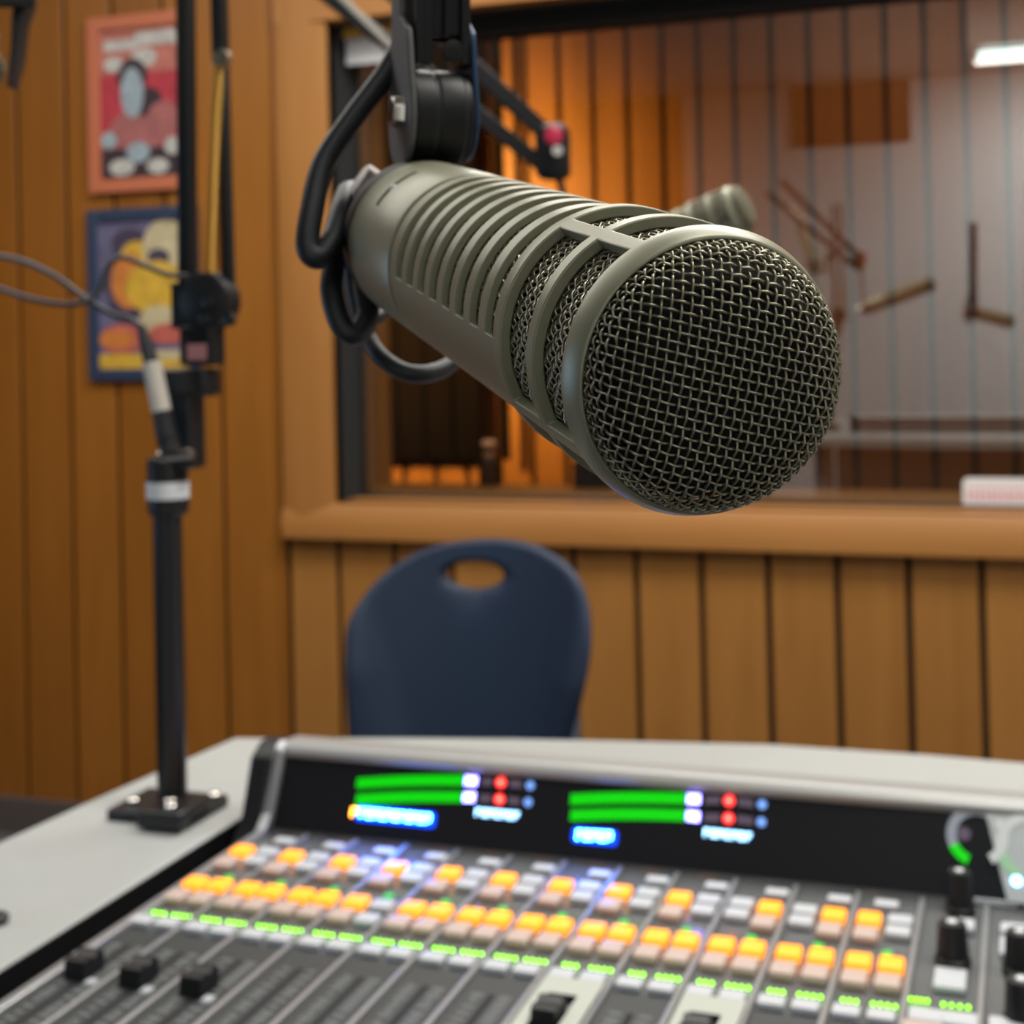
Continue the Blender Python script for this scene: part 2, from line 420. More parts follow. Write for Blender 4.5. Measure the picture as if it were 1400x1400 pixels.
def spot(name, loc, tgt, power, col, ang, blend=.6, size=.08):
    l = bpy.data.lights.new(name, 'SPOT'); l.energy = power; l.color = col; l.spot_size = rad(ang); l.spot_blend = blend; l.shadow_soft_size = size
    o = bpy.data.objects.new(name, l); COL.objects.link(o); o.location = loc
    o.rotation_euler = (V(tgt)-V(loc)).to_track_quat('-Z', 'Y').to_euler(); return o
spot('back_wall_fill', (.9, -1.55, 2.5), (.1, YB, 1.55), 170, (.95, 1., 1.), 95, .9, .15)  # added spot, brightens the white wall so its reflection shows in the glass
spot('far_room_spot', (-2.75, 4.1, 1.62), (-2.42, FY, 1.5), 720, (1., .68, .21), 86, .95, .2)
area('far_room_lamp', (-.2, 4.6, 2.58), (0, 0, 0), 1.2, .3, 15, (1., .75, .5))

w = bpy.data.worlds.new('World'); SC.world = w; w.use_nodes = True
w.node_tree.nodes['Background'].inputs[0].default_value = (.5, .5, .5, 1)
w.node_tree.nodes['Background'].inputs[1].default_value = .02

# =================================================================== POSTERS
def poster(px0, py0, px1, py1, fw, fmat, label, art, mats):
    a = onY(px0, py0, DW-.012); b = onY(px1, py1, DW-.012)
    r = empty('framed_poster', ((a.x+b.x)/2, DW-.001, b.z)); tag(r, label, 'poster')
    Y = DW-.001
    mb = MB(); mb.box((a.x+fw, Y-.006, b.z+fw), (b.x-fw, Y, a.z-fw), 0)
    W, Hh = (b.x-a.x-2*fw), (a.z-b.z-2*fw)
    k = 1
    for kind, mi, u0, v0, u1, v1 in art:          # u right, v up, 0..1
        x0, x1, z0, z1 = a.x+fw+u0*W, a.x+fw+u1*W, b.z+fw+v0*Hh, b.z+fw+v1*Hh
        yy = Y-.006-.00015*k; k += 1
        if kind == 'r': ps = [V((x0, yy, z0)), V((x1, yy, z0)), V((x1, yy, z1)), V((x0, yy, z1))]
        else: ps = [V(((x0+x1)/2+(x1-x0)/2*math.cos(t*PI/12), yy, (z0+z1)/2+(z1-z0)/2*math.sin(t*PI/12))) for t in range(24)]
        mb.add(ps, [tuple(range(len(ps)))], mi)
    mb.build('print', mats, r, smooth=0)
    mb = MB(); t = .014
    mb.box((a.x, Y-t, b.z), (a.x+fw, Y, a.z)); mb.box((b.x-fw, Y-t, b.z), (b.x, Y, a.z))
    mb.box((a.x+fw, Y-t, b.z), (b.x-fw, Y, b.z+fw)); mb.box((a.x+fw, Y-t, a.z-fw), (b.x-fw, Y, a.z))
    mb.build('frame', fmat, r, bevel=.002)
def pm(n, c): M[n] = mat(n, c, .6, noise=.45, nscale=45); return n
cr, cg, cdk, cpk, cwh, cro = pm('ink_red', (.42, .035, .055)), pm('ink_bluegrey', (.30, .38, .44)), pm('ink_dark', (.035, .02, .03)), pm('ink_rose', (.36, .12, .12)), pm('ink_white', (.5, .5, .48)), pm('ink_salmon', (.45, .15, .12))
poster(118, 26, 264, 257, .033, 'orange_frame', 'orange framed red poster with a pale figure on the wood wall',
       [('r', 5, 0, .70, 1, 1), ('r', 4, .05, .86, .48, .93), ('r', 4, .45, .88, 1, .97), ('e', 4, .05, .72, .30, .82), ('e', 4, .40, .74, .72, .86),
        ('e', 3, .1, .16, .85, .46), ('e', 2, .42, .40, .78, .60), ('e', 2, .22, .56, .60, .80), ('e', 1, .26, .40, .55, .74), ('e', 3, .58, .25, 1.0, .50),
        ('r', 2, 0, .0, 1, .20), ('e', 4, .10, .02, .42, .13), ('e', 1, .32, .10, .62, .24), ('e', 4, .58, .02, .85, .12), ('e', 1, .0, .20, .20, .32), ('e', 4, .8, .14, 1, .26)],
       [cr, cg, cdk, cpk, cwh, cro])
cy, cv, cor, cbl, ccr = pm('ink_yellow', (.62, .38, .04)), pm('ink_violet', (.13, .12, .22)), pm('ink_orange', (.58, .20, .04)), pm('ink_navy', (.05, .04, .08)), pm('ink_cream', (.52, .45, .28))
poster(118, 288, 273, 519, .028, 'blue_frame', 'dark blue framed yellow poster with overlapping faces below the orange one',
       [('e', 3, .15, .72, .55, .95), ('e', 1, .25, .62, .60, .86), ('e', 5, .50, .60, 1.0, 1.0), ('e', 3, .55, .68, .80, .80), ('e', 3, .05, .46, .35, .76),
        ('e', 3, .12, .30, .55, .56), ('e', 4, .14, .40, .55, .78), ('e', 1, .30, .36, .98, .72), ('e', 5, .45, .22, .90, .42), ('e', 6, .0, .10, .50, .30),
        ('e', 6, .55, .16, 1.0, .30), ('r', 1, 0, 0, 1, .10), ('r', 5, .55, .06, 1, .12), ('e', 4, 0, .14, .4, .26)],
       [cv, cy, cor, cbl, cor, ccr, pm('ink_coral', (.5, .12, .09))])

# =================================================================== CHAIR
def chair():
    Y0 = 2.3
    c = onY(646, 900, Y0)
    r = empty('stacking_chair', (c.x, Y0+.0, 0)); tag(r, 'navy plastic shell chair with an oval hand hole facing the desk', 'chair')
    def q(px, py): p = onY(px, py, Y0); return (p.x, p.z)
    outp = [(660, 741), (600, 747), (555, 764), (522, 792), (502, 826), (497, 850), (499, 880), (505, 940), (513, 1005), (528, 1075), (560, 1110),
            (640, 1120), (730, 1112), (775, 1078), (797, 1005), (815, 950), (825, 900), (826, 860), (815, 815), (790, 778), (740, 752), (700, 743)]
    oz = [q(*t) for t in outp]
    hc = q(645, 787); hw, hh = .051, .0225
    oz = [(p.x, p.z) for p in [V((x, 0, z)) for x, z in oz]]
    # smooth closed outline
    N = len(oz); sm = []
    for i in range(N):
        a, b, c2, d = [V((*oz[(i+k-1) % N], 0)) for k in range(4)]
        for k in range(8):
            t = k/8; sm.append(.5*((2*b)+(c2-a)*t+(2*a-5*b+4*c2-d)*t*t+(3*b-a-3*c2+d)*t**3))
    cx_ = q(655, 880)
    def depth(x, z):
        u = (x-cx_[0])/.21; v = (z-q(650, 741)[1])
        y = -.035*u*u*abs(u)-.03*u*u
        y += -.17*(-v)                            # lean: top further from the desk
        uc = .76+1.2*(v+.15); k = max(0., min(1., (abs(u)-uc)/.16)); k = k*k*(3-2*k)
        y -= .022*k*max(0., min(1., (-v-.09)/.12))
        return Y0+y+.02
    K, R_ = 128, 14; vs = []; ang = [2*PI*i/K for i in range(K)]
    def hit(t):
        dx, dz = math.cos(t), math.sin(t); best = None
        for i in range(len(sm)):
            p, q2 = sm[i], sm[(i+1) % len(sm)]
            ax, az, bx, bz = p.x-hc[0], p.y-hc[1], q2.x-hc[0], q2.y-hc[1]
            c1, c2 = dx*az-dz*ax, dx*bz-dz*bx
            if c1*c2 <= 0 and c1 != c2:
                k = c1/(c1-c2); hx, hz = ax+(bx-ax)*k, az+(bz-az)*k
                s = hx*dx+hz*dz
                if s > 0 and (best is None or s > best): best = s
        return best
    for t in ang:
        inner = 1/math.sqrt((math.cos(t)/hw)**2+(math.sin(t)/hh)**2)
        L_ = hit(t)
        for j in range(R_+1):
            s = inner+(L_-inner)*(j/R_)
            x, z = hc[0]+s*math.cos(t), hc[1]+s*math.sin(t)
            lip = .0
            if j == R_: lip = .012
            if j == 0: lip = .010
            if j == 1 or j == R_-1: lip = .002
            vs.append(V((x, depth(x, z)+lip, z)))
    fs = [(i*(R_+1)+j, i*(R_+1)+j+1, ((i+1) % K)*(R_+1)+j+1, ((i+1) % K)*(R_+1)+j) for i in range(K) for j in range(R_)]
    mb = MB(); mb.add(vs, fs); o = mb.build('backrest', 'chair', r, smooth=60)
    m = o.modifiers.new('thick', 'SOLIDIFY'); m.thickness = .006; m.offset = 0
    m = o.modifiers.new('soft', 'SUBSURF'); m.levels = m.render_levels = 1
    # seat shell
    mb = MB(); vs = []; nu, nv = 16, 14; sx, sw = c.x+.003, .205
    for i in range(nu+1):
        for j in range(nv+1):
            u, v = -1+2*i/nu, j/nv
            x = sx+sw*u*(1-.12*abs(2*v-1)**3); y = Y0+.01-.42*v
            z = .445+.03*u*u+(.05 if v < .02 else 0)-.03*max(0, v-.8)/.2+.05*max(0, (.25-v)/.25)**2
            vs.append(V((x, y, z)))
    fs = [(i*(nv+1)+j, i*(nv+1)+j+1, (i+1)*(nv+1)+j+1, (i+1)*(nv+1)+j) for i in range(nu) for j in range(nv)]
    mb.add(vs, fs); o = mb.build('seat', 'chair', r, smooth=60)
    m = o.modifiers.new('thick', 'SOLIDIFY'); m.thickness = .006
    for sx_ in (-1, 1):
        for sy_ in (0, 1):
            mb = MB(); t = V((c.x+.15*sx_, Y0-.08-.22*sy_, .43)); bt = V((c.x+.21*sx_, Y0+.03-.42*sy_, .012))
            mb.tube([t, t.lerp(bt, .5), bt], .011, 12); mb.tube([bt+V((0, 0, -.012)), bt+V((0, 0, .02))], .014, 12)
            mb.build('leg', 'chrome', r)
    return r
chair()

# =================================================================== DESK
ZD = CZ-.38
far = [onZ(*q_, ZD) for q_ in ((320, 1008), (390, 1008), (550, 1008), (700, 1009), (850, 1012), (1057, 1017), (1271, 1031), (1400, 1042))]
far = [V((p.x, p.y, ZD)) for p in far]
consX0, consX1 = -.596, .34
dk = empty('desk', (-.2, .9, 0)); tag(dk, 'white topped studio desk with the console set into it', 'desk')
mb = MB()
top = [V((-.80, .25, ZD)), V((consX0, .25, ZD)), V((consX0, 1.10, ZD)), V((consX1, 1.10, ZD)), V((consX1, .25, ZD)), V((.9, .25, ZD)), V((.9, 1.25, ZD)), V((.5, 1.31, ZD)), V((.2, 1.335, ZD))]+far[::-1]+[V((-.739, 1.028, ZD)), V((-.7465, .9277, ZD))]
mb.prism(top, V((0, 0, -.035))); mb.build('desktop', 'desk', dk, bevel=.003)
for (x, y) in ((-.68, .32), (.84, .32), (-.66, 1.15), (.8, 1.15)):
    mb = MB(); mb.box((x-.03, y-.03, 0), (x+.03, y+.03, ZD-.035)); mb.build('leg', 'desk_edge', dk, bevel=.004)
mb = MB(); mb.box((consX0-.0005, .25, ZD-.06), (consX0+.0012, 1.10, ZD-.0015)); mb.build('edge_band', 'blackp', dk)
mb = MB(); mb.box((-.62, 1.13, .25), (.8, 1.15, ZD-.035)); mb.build('modesty_panel', 'desk_edge', dk)
mb = MB(); p = onZ(-2, 1262, ZD); mb.lathe([(0, .008), (.004, .0085), (.006, .006)], 20, o=V((p.x-.002, p.y, ZD)))
tag(mb.build('desk_button', 'blackp'), 'small round black knob on the white desktop at the frame edge', 'knob')

# =================================================================== MIXING CONSOLE
con = empty('mixing_console', (-.13, .8, ZD)); tag(con, 'grey broadcast mixing console with lit orange and green buttons', 'mixing console')
SX = [-.5215+.0408*k for k in range(12)]; XL = -.557
Yf, Yd0, Yd1, Zd1 = .50, 1.002, 1.030, ZD+.0545
mb = MB(); mb.box((XL, Yf, ZD-.08), (consX1-.01, Yd0, ZD-.001)); mb.build('chassis', 'console', con)
mb = MB()                                              # black cheek with the bridge profile
pf = [(Yf, ZD-.08), (Yf, ZD-.03), (Yd0-.035, ZD-.03), (Yd0-.014, ZD-.004), (Yd0+.000, ZD+.010), (Yd1-.012, Zd1-.004), (Yd1+.004, Zd1+.005), (Yd1+.018, Zd1+.005), (Yd1+.026, Zd1-.004), (Yd1+.036, ZD-.08)]
mb.prism([V((consX0+.015, y, z)) for y, z in pf], V((XL-.006-consX0-.015, 0, 0))); mb.build('side_cheek', 'blackp', con, bevel=.002)
mb = MB()                                              # silver trim rail along the cheek
def rail(x0, x1, up=.0035):
    pr = [(Yf, ZD+up), (Yd0-.012, ZD+up), (Yd0+.002, ZD+.014), (Yd1-.006, Zd1+.002), (Yd1+.004, Zd1+.007)]
    lo = [(y+.004, z-.006) for y, z in pr]
    for k in range(len(pr)-1):
        vs = []
        for x in (x0, x1):
            for (y, z) in (pr[k], pr[k+1], lo[k+1], lo[k]): vs.append(V((x, y, z)))
        mb.add(vs, [(0, 1, 2, 3), (7, 6, 5, 4), (0, 4, 5, 1), (2, 6, 7, 3), (1, 5, 6, 2), (3, 7, 4, 0)])
rail(XL-.006, XL+.002); mb.build('trim_rail', 'silver', con, bevel=.001)
# bridge
mb = MB(); pf = [(Yd0, ZD-.04), (Yd0+.001, ZD), (Yd1, Zd1), (Yd1+.022, Zd1), (Yd1+.030, ZD-.04)]
mb.prism([V((XL, y, z)) for y, z in pf], V((consX1-.01-XL, 0, 0))); mb.build('bridge_body', 'console', con)
mb = MB(); pf = [(Yd1-.0035, Zd1-.0045), (Yd1-.006, Zd1+.001), (Yd1-.001, Zd1+.006), (Yd1+.010, Zd1+.0075), (Yd1+.022, Zd1+.006), (Yd1+.030, Zd1-.004), (Yd1+.022, Zd1-.002), (Yd1+.004, Zd1-.002)]
mb.prism([V((XL+.0, y, z)) for y, z in pf], V((consX1-.01-XL, 0, 0))); mb.build('bridge_top', 'bridge', con, bevel=.0015, segs=3)
# display glass: a plane from (Yd0, ZD) up to (Yd1, Zd1)
dp0 = V((0, Yd0, ZD)); dup = V((0, Yd1-Yd0, Zd1-ZD)).normalized(); dn = V((1, 0, 0)).cross(dup).normalized()   # faces the operator
if dn.y > 0: dn = -dn
DL = (V((0, Yd1, Zd1))-dp0).length
disp = empty('display', (XL, Yd0, ZD), parent=con)
def dpt(x, y):  # pixel -> (X, up) on display
    p = onP(x, y, dp0+dn*.0015, dn); return p.x, (p-dp0).dot(dup)
def dquad(mb, x0, u0, x1, u1, off=.0015, th=.0005, mi=0, rnd=0):
    def P(x, u, o): return V((x, 0, 0))+dp0+dup*u+dn*o
    r = min(rnd, abs(x1-x0)/2*.999, abs(u1-u0)/2*.999)
    if r:
        ps = []
        for (cx_, cu, a0) in ((x1-r, u1-r, 0), (x0+r, u1-r, 90), (x0+r, u0+r, 180), (x1-r, u0+r, 270)):
            for k in range(5): t = rad(a0+22.5*k); ps.append((cx_+r*math.cos(t), cu+r*math.sin(t)))
    else: ps = [(x0, u0), (x1, u0), (x1, u1), (x0, u1)]
    mb.prism([P(x, u, off) for x, u in ps], dn*th, mi)
mb = MB(); dquad(mb, XL+.003, .003, -.058, DL-.001, 0, .001); mb.build('glass', 'screen', disp)
def dbar(name, m, x0, y0, x1, y1, par, rnd=.002, off=.0015):   # bar between two pixel centres, half height hpx
    pass
def dmeter(ax, ay, bx, by, hp, m, name, par, bow=0.0):
    a, b = dpt(ax, ay), dpt(bx, by); hh = hp/F*1.08*1.05
    mb = MB(); n = 14
    for k in range(n):
        t0, t1 = k/n, (k+1)/n
        x0 = a[0]+(b[0]-a[0])*t0; x1 = a[0]+(b[0]-a[0])*t1
        u = a[1]+(b[1]-a[1])*(t0+t1)/2+bow*math.sin(PI*(t0+t1)/2)
        dquad(mb, x0, u-hh, x1+.0001, u+hh)
    mb.build(name, m, par, smooth=0)
def ddot(px, py, rp, m, name, par, off=.0015):
    c = dpt(px, py); r = rp/F*1.08*1.02; mb = MB(); dquad(mb, c[0]-r, c[1]-r, c[0]+r, c[1]+r, off, rnd=r); mb.build(name, m, par)
def meter(x0, y0, x1, y1, x0b, y0b, x1b, y1b, white, whiteb, red, redb, dots, par):
    for (a, b, c, d, w_, r_, dt) in ((x0, y0, x1, y1, white, red, dots[0]), (x0b, y0b, x1b, y1b, whiteb, redb, dots[1])):
        e = empty('level_meter', con_loc, parent=disp) if False else None
        dmeter(a, b, c, d, 6.7, 'meter', 'meter_bar', par, .0009)
        dmeter(c+2, d, w_[0]+7, w_[1], 6, 'blue', 'peak_segment', par)
        dmeter(w_[0]+14, w_[1]+1, r_[0]-12, r_[1]-1, 5, 'dimseg', 'unlit_segment', par)
        dmeter(r_[0]+12, r_[1]+1, dt[0]-12, dt[1]-1, 5, 'dimseg', 'unlit_segment', par)
        ddot(r_[0], r_[1], 7, 'red', 'clip_light', par); ddot(r_[0], r_[1], 2.5, 'redc', 'clip_light', par, .0022)
        ddot(dt[0], dt[1], 5.5, 'bluedot', 'status_dot', par)
meter(488, 1071, 634, 1067, 487, 1093, 632, 1090, (645, 1068), (642, 1090), (685, 1070), (683, 1093), ((725, 1074), (722, 1097)), disp)
meter(780, 1093, 938, 1092, 780, 1115, 937, 1115, (950, 1093), (949, 1117), (997, 1095), (996, 1119), ((1042, 1100), (1041, 1124)), disp)
def glyphs(px0, py0, px1, py1, hp, m, name, n):
    a, b = dpt(px0, py0), dpt(px1, py1); mb = MB(); hh = hp/F*1.08*1.05; w = (b[0]-a[0])/n
    for k in range(n):
        x = a[0]+w*k; u = a[1]+(b[1]-a[1])*k/n
        dquad(mb, x+.0003, u-hh, x+w*.28, u+hh); dquad(mb, x+w*.28, u+hh*.55, x+w*.82, u+hh)
        if k % 2: dquad(mb, x+w*.28, u-hh, x+w*.82, u-hh*.55)
        if k % 3: dquad(mb, x+w*.62, u-hh*.6, x+w*.85, u+hh*.55)
        dquad(mb, x+w*.28, u-hh*.2, x+w*.75, u+hh*.2)
    mb.build(name, m, disp, smooth=0)
    if m == 'bluetx':
        mb = MB(); dquad(mb, a[0]-.0035, a[1]-(a[1]-b[1])-hh-.003, b[0]+.0035, a[1]+hh+.002, .0011, .0003, rnd=.003); mb.build('backlight', 'blueglow', disp)
glyphs(492, 1111, 590, 1120, 6, 'bluetx', 'lettering', 11)
glyphs(480, 1110, 490, 1111, 6, 'orangetx', 'lettering', 1)
glyphs(788, 1141, 838, 1144, 6, 'bluetx', 'lettering', 5)
glyphs(650, 1110, 711, 1116, 5, 'cyantx', 'lettering', 7)
glyphs(962, 1138, 1029, 1145, 5, 'cyantx', 'lettering', 7)
def dring(px, py, rp, wp, a0, a1, m, name, off=.0016):
    c = dpt(px, py); r = rp/F*1.06; w_ = wp/F*1.06; mb = MB(); n = 28
    for k in range(n):
        t0, t1 = rad(a0+(a1-a0)*k/n), rad(a0+(a1-a0)*(k+1)/n)
        ps = [(c[0]+q_*math.cos(t), c[1]+q_*math.sin(t)) for q_, t in ((r-w_, t0), (r, t0), (r, t1), (r-w_, t1))]
        mb.prism([V((x, 0, 0))+dp0+dup*u+dn*off for x, u in ps], dn*.0004)
    mb.build(name, m, disp, smooth=0)
dring(1336, 1143, 37, 12, 40, 205, 'ring', 'dial_ring'); dring(1336, 1143, 37, 12, 205, 250, 'meter', 'dial_value', .0018)
dring(1336, 1143, 37, 12, -60, 40, 'glarering', 'dial_ring', .0040)
mb = MB()                                              # right-hand screen, the white reflection on its glass painted as a pale surface
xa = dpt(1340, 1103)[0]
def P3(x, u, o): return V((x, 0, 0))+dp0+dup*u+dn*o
mb.prism([P3(-.0335, DL-.001, .0012), P3(-.020, .003, .0012), P3(.30, .003, .0012), P3(.30, DL-.001, .0012)], dn*.002); mb.build('side_screen', 'glareseg', disp, bevel=.0004)
mb = MB(); dquad(mb, -.060, .003, -.019, DL-.001, 0, .0008); mb.build('glass', 'screen', disp)
dring(1410, 1160, 42, 12, 90, 190, 'glarering', 'dial_ring', .0036); dring(1410, 1160, 42, 12, 190, 250, 'glaregreen', 'dial_value', .0036)
ddot(1390, 1205, 6, 'cyantx', 'lettering', disp, .0036)
ddot(1318, 1140, 8, 'dimseg', 'dial_caption', disp)

# shared button meshes
def bmesh_box(name, sx, sy, sz, m, bev):
    mb = MB(); mb.cbox((0, 0, sz/2), (sx, sy, sz)); o = mb.build(name, m); me = o.data; bpy.data.objects.remove(o)
    bm = bmesh.new(); bm.from_mesh(me); bmesh.ops.bevel(bm, geom=list(bm.edges), offset=bev, segments=3, affect='EDGES', profile=.6)
    bm.to_mesh(me); bm.free(); me.shade_smooth(); me.set_sharp_from_angle(angle=rad(45)); return me
ME = {k: bmesh_box('button', *a_) for k, a_ in dict(
    o=(.0145, .0160, .0055, 'btn_o', .0016), p=(.0145, .0165, .0050, 'btn_p', .0013), w=(.0150, .0135, .0045, 'btn_w', .0012),
    l=(.0150, .012, .0040, 'btn_w', .0010), g=(.006, .006, .0025, 'green', .001), tw=(.0150, .010, .0035, 'btn_w', .001)).items()}
def inst(me, name, parent, x, y, z=ZD, label=None):
    o = bpy.data.objects.new(name, me); COL.objects.link(o); o.location = (x, y, z); put(o, parent)
    if label: o['label'] = label
    return o
def lime_dots(parent, x, y, n, w=.0155):
    mb = MB()
    for k in range(n):
        xx = x-w/2+w*(k+.5)/n
        mb.lathe([(0, .00095), (.0012, .00095), (.0016, .0005)], 10, o=V((xx, y, ZD)))
    mb.build('level_lights', 'lime', parent)
# fader cap
def knob_me():
    mb = MB()
    pr = [(-.011, 0), (-.0095, .0105), (-.0045, .0115), (0, .0095), (.0045, .0115), (.0095, .0105), (.011, 0)]
    mb.prism([V((-.0070, y, z)) for y, z in pr], V((.014, 0, 0)))
    o = mb.build('fader_knob', 'blackp'); me = o.data; bpy.data.objects.remove(o); return me
KN = knob_me()
YO, YP, Y2a, Y2b, YLM, YLW, YG, YT = .951, .9275, .887, .8635, .8395, .8225, .906, .981
XB = [XL]+SX
strips = []
for ch in range(12):
    x0, x1 = XB[ch], XB[ch+1]
    xa, xb = x1-.0408+.0112, x1-.0408+.0300
    st = empty('channel_strip', (x0, .8, ZD), parent=con); strips.append(st)
    mb = MB(); mb.box((x0+.0015, Yf, ZD-.001), (x1-.0015, .813, ZD+.0004)); mb.build('fader_bed', 'console_dark', st)
    mb = MB(); mb.box((x1-.0017, Yf, ZD-.001), (x1+.0017, Yd0-.004, ZD+.003)); mb.build('divider', 'ridge', st, bevel=.0006)
    right = ch in (9, 10)
    xo, xw = (xb, xa) if right else (xa, xb)
    inst(ME['o'], 'button', st, xo, YO, label='lit orange button'); inst(ME['p'], 'button', st, xo, YP, label='unlit peach button')
    inst(ME['w'], 'button', st, xw, YO+.004); inst(ME['w'], 'button', st, xw, YO-.014)
    inst(ME['tw'], 'button', st, xb if ch < 11 else xa+.008, YT)
    inst(ME['g'], 'indicator_light', st, xb-.004, YG)
    inst(ME['o'], 'button', st, xa, Y2a, label='lit orange button'); inst(ME['p'], 'button', st, xa, Y2b, label='unlit peach button')
    if ch != 3: inst(ME['o'], 'button', st, xb, Y2a, label='lit orange button'); inst(ME['p'], 'button', st, xb, Y2b, label='unlit peach button')
    else: inst(ME['w'], 'button', st, xb, Y2a); inst(ME['w'], 'button', st, xb, Y2b)
    lime_dots(st, xa, YLM, 4 if ch < 7 else 3, .0155 if ch < 7 else .011); lime_dots(st, xb, YLM, 4, .016)
    inst(ME['l'], 'button', st, xa, YLW); inst(ME['l'], 'button', st, xb, YLW)
    mb = MB(); xc = (x0+x1)/2
    mb.box((xc-.0016, Yf+.01, ZD+.0003), (xc+.0016, .79, ZD+.0006)); mb.build('fader_slot', 'gap_black', st)
    mb = MB(); y = .788
    while y > Yf+.01:
        for s_ in (-1, 1):
            w_ = .007 if random.random() < .7 else .0045
            mb.box((xc+s_*.0085-w_/2, y-.0012, ZD+.0003), (xc+s_*.0085+w_/2, y+.0012, ZD+.0007))
            if random.random() < .5: mb.box((xc+s_*.0085-.003, y-.0045, ZD+.0003), (xc+s_*.0085+.003, y-.003, ZD+.0007))
        y -= .0078
    mb.build('scale_markings', 'marks', st, smooth=0)
    if ch >= 3: kz = {3: .58, 4: .56, 5: .575, 6: .58, 7: .805-.03, 8: .755, 9: .775, 10: .60, 11: .59}[ch]
    else: kz = .752
    if ch in (7, 9): kz = .772
    if ch == 8: kz = .66
    kx = (xc-.003) if ch < 3 else xc
    inst(KN, 'fader_knob', st, kx, kz-.004, ZD+.001)
    if ch < 3:
        mb = MB(); mb.cbox((kx+.012, kz-.014, ZD+.001), (.006, .007, .0012)); mb.build('printed_square', 'btn_w', st)

# paper cut-outs around two faders
for ch, lab in ((8, 'cream paper cutout around a fader, the left of the two'), (10, 'cream paper cutout around a fader, nearer the console right side')):
    x0, x1 = XB[ch-1]+.0045, XB[ch]-.001
    mb = MB(); z = ZD+.0045
    xm = (x0+x1)/2; yt = .8135
    for lo, hi in (((x0, .70), (x0+.008, yt)), ((x1-.010, .70), (x1, yt)), ((x0+.008, .793), (x1-.010, yt)), ((x0+.008, .70), (x1-.01, .72))):
        mb.box((lo[0], lo[1], z), (hi[0], hi[1], z+.0006))
    o = mb.build('paper_cutout', 'paper', bevel=0, smooth=0); tag(o, lab, 'paper', 'paper cutouts on the faders')

# monitor section right of the channels
ms = empty('monitor_section', (-.05, .8, ZD), parent=con)
mb = MB(); mb.box((-.0345, Yf, ZD-.001), (-.031, Yd0-.004, ZD+.003)); mb.build('divider', 'ridge', ms, bevel=.0006)
def rknob(px, py, hpx, r, z1=.022, dot=True):
    p = onZ(px, py, ZD); mb = MB()
    mb.lathe([(0, r*1.12), (.003, r*1.12), (.004, r), (z1-.002, r*.88), (z1, r*.8)], 28, o=V((p.x, p.y, ZD)))
    k = mb.build('control_knob', 'blackp', ms)
    if dot:
        mb = MB(); mb.lathe([(z1, r*.32), (z1+.0008, r*.3)], 16, o=V((p.x, p.y, ZD))); put(mb.build('knob_cap', 'tape'), k)
rknob(1313, 1246, 0, .0085, .026); rknob(1303, 1316, 0, .0095, .024); rknob(1396, 1330, 0, .0095, .024); rknob(1398, 1400, 0, .0095, .024)
def flatbtn(px0, py0, px1, py1, m='btn_w', z=.004):
    a = onZ((px0+px1)/2, (py0+py1)/2, ZD+z); sx = (px1-px0)/F*1.0; sy = (py1-py0)/F*1.0/.38*.8
    mb = MB(); mb.cbox((a.x, a.y, ZD+z/2), (sx, sy, z)); mb.build('button', m, ms, bevel=.001)
flatbtn(1281, 1323, 1317, 1348); flatbtn(1294, 1253, 1330, 1268); flatbtn(1334, 1217, 1388, 1232); flatbtn(1371, 1261, 1410, 1275); flatbtn(1368, 1278, 1382, 1303)
flatbtn(1358, 1391, 1396, 1405); flatbtn(1247, 1378, 1284, 1392); flatbtn(1294, 1384, 1331, 1398); flatbtn(1240, 1396, 1282, 1408, 'btn_p')
for px0, px1, py in ((1242, 1272, 1367), (1284, 1330, 1374)):
    a, b = onZ(px0, py, ZD), onZ(px1, py, ZD); lime_dots(ms, (a.x+b.x)/2, a.y, 4, b.x-a.x)

# =================================================================== BIG MICROPHONE
Hm = CAM+V((-.05315, .2616, -.00926))
dm = V((-.58708, .78962, .17844)).normalized()
e2 = (V((0, 0, 1))-dm*dm.z).normalized(); e1 = e2.cross(dm)
MM = Matrix.Translation(Hm) @ Matrix((e1, e2, dm)).transposed().to_4x4()

def shell(ss, ro, ri, phis, solid):
    mb = MB(); n = len(phis); idx = {}; vs = []; fs = []
    def vid(i, j, o):
        k = (i, j % n, o)
        if k not in idx:
            r = (ro if o else ri)(ss[i]); t = rad(phis[j % n]); idx[k] = len(vs)
            vs.append(V((r*math.cos(t), r*math.sin(t), ss[i])))
        return idx[k]
    S = len(ss)-1
    def sol(i, j): return 0 <= i < S and solid(i, j % n)
    for i in range(S):
        for j in range(n):
            if not sol(i, j): continue
            fs.append((vid(i, j, 1), vid(i, j+1, 1), vid(i+1, j+1, 1), vid(i+1, j, 1)))
            fs.append((vid(i+1, j, 0), vid(i+1, j+1, 0), vid(i, j+1, 0), vid(i, j, 0)))
            if not sol(i-1, j): fs.append((vid(i, j, 0), vid(i, j+1, 0), vid(i, j+1, 1), vid(i, j, 1)))
            if not sol(i+1, j): fs.append((vid(i+1, j, 1), vid(i+1, j+1, 1), vid(i+1, j+1, 0), vid(i+1, j, 0)))
            if not sol(i, j-1): fs.append((vid(i, j, 1), vid(i+1, j, 1), vid(i+1, j, 0), vid(i, j, 0)))
            if not sol(i, j+1): fs.append((vid(i, j+1, 0), vid(i+1, j+1, 0), vid(i+1, j+1, 1), vid(i, j+1, 1)))
    mb.add(vs, fs); return mb

def fin(mb, name, m, parent, bevel=0, smooth=35, segs=2):     # mesh in the microphone's own frame
    o = mb.build(name, m, None, smooth=smooth, bevel=bevel, segs=segs)
    o.parent = parent
    return o

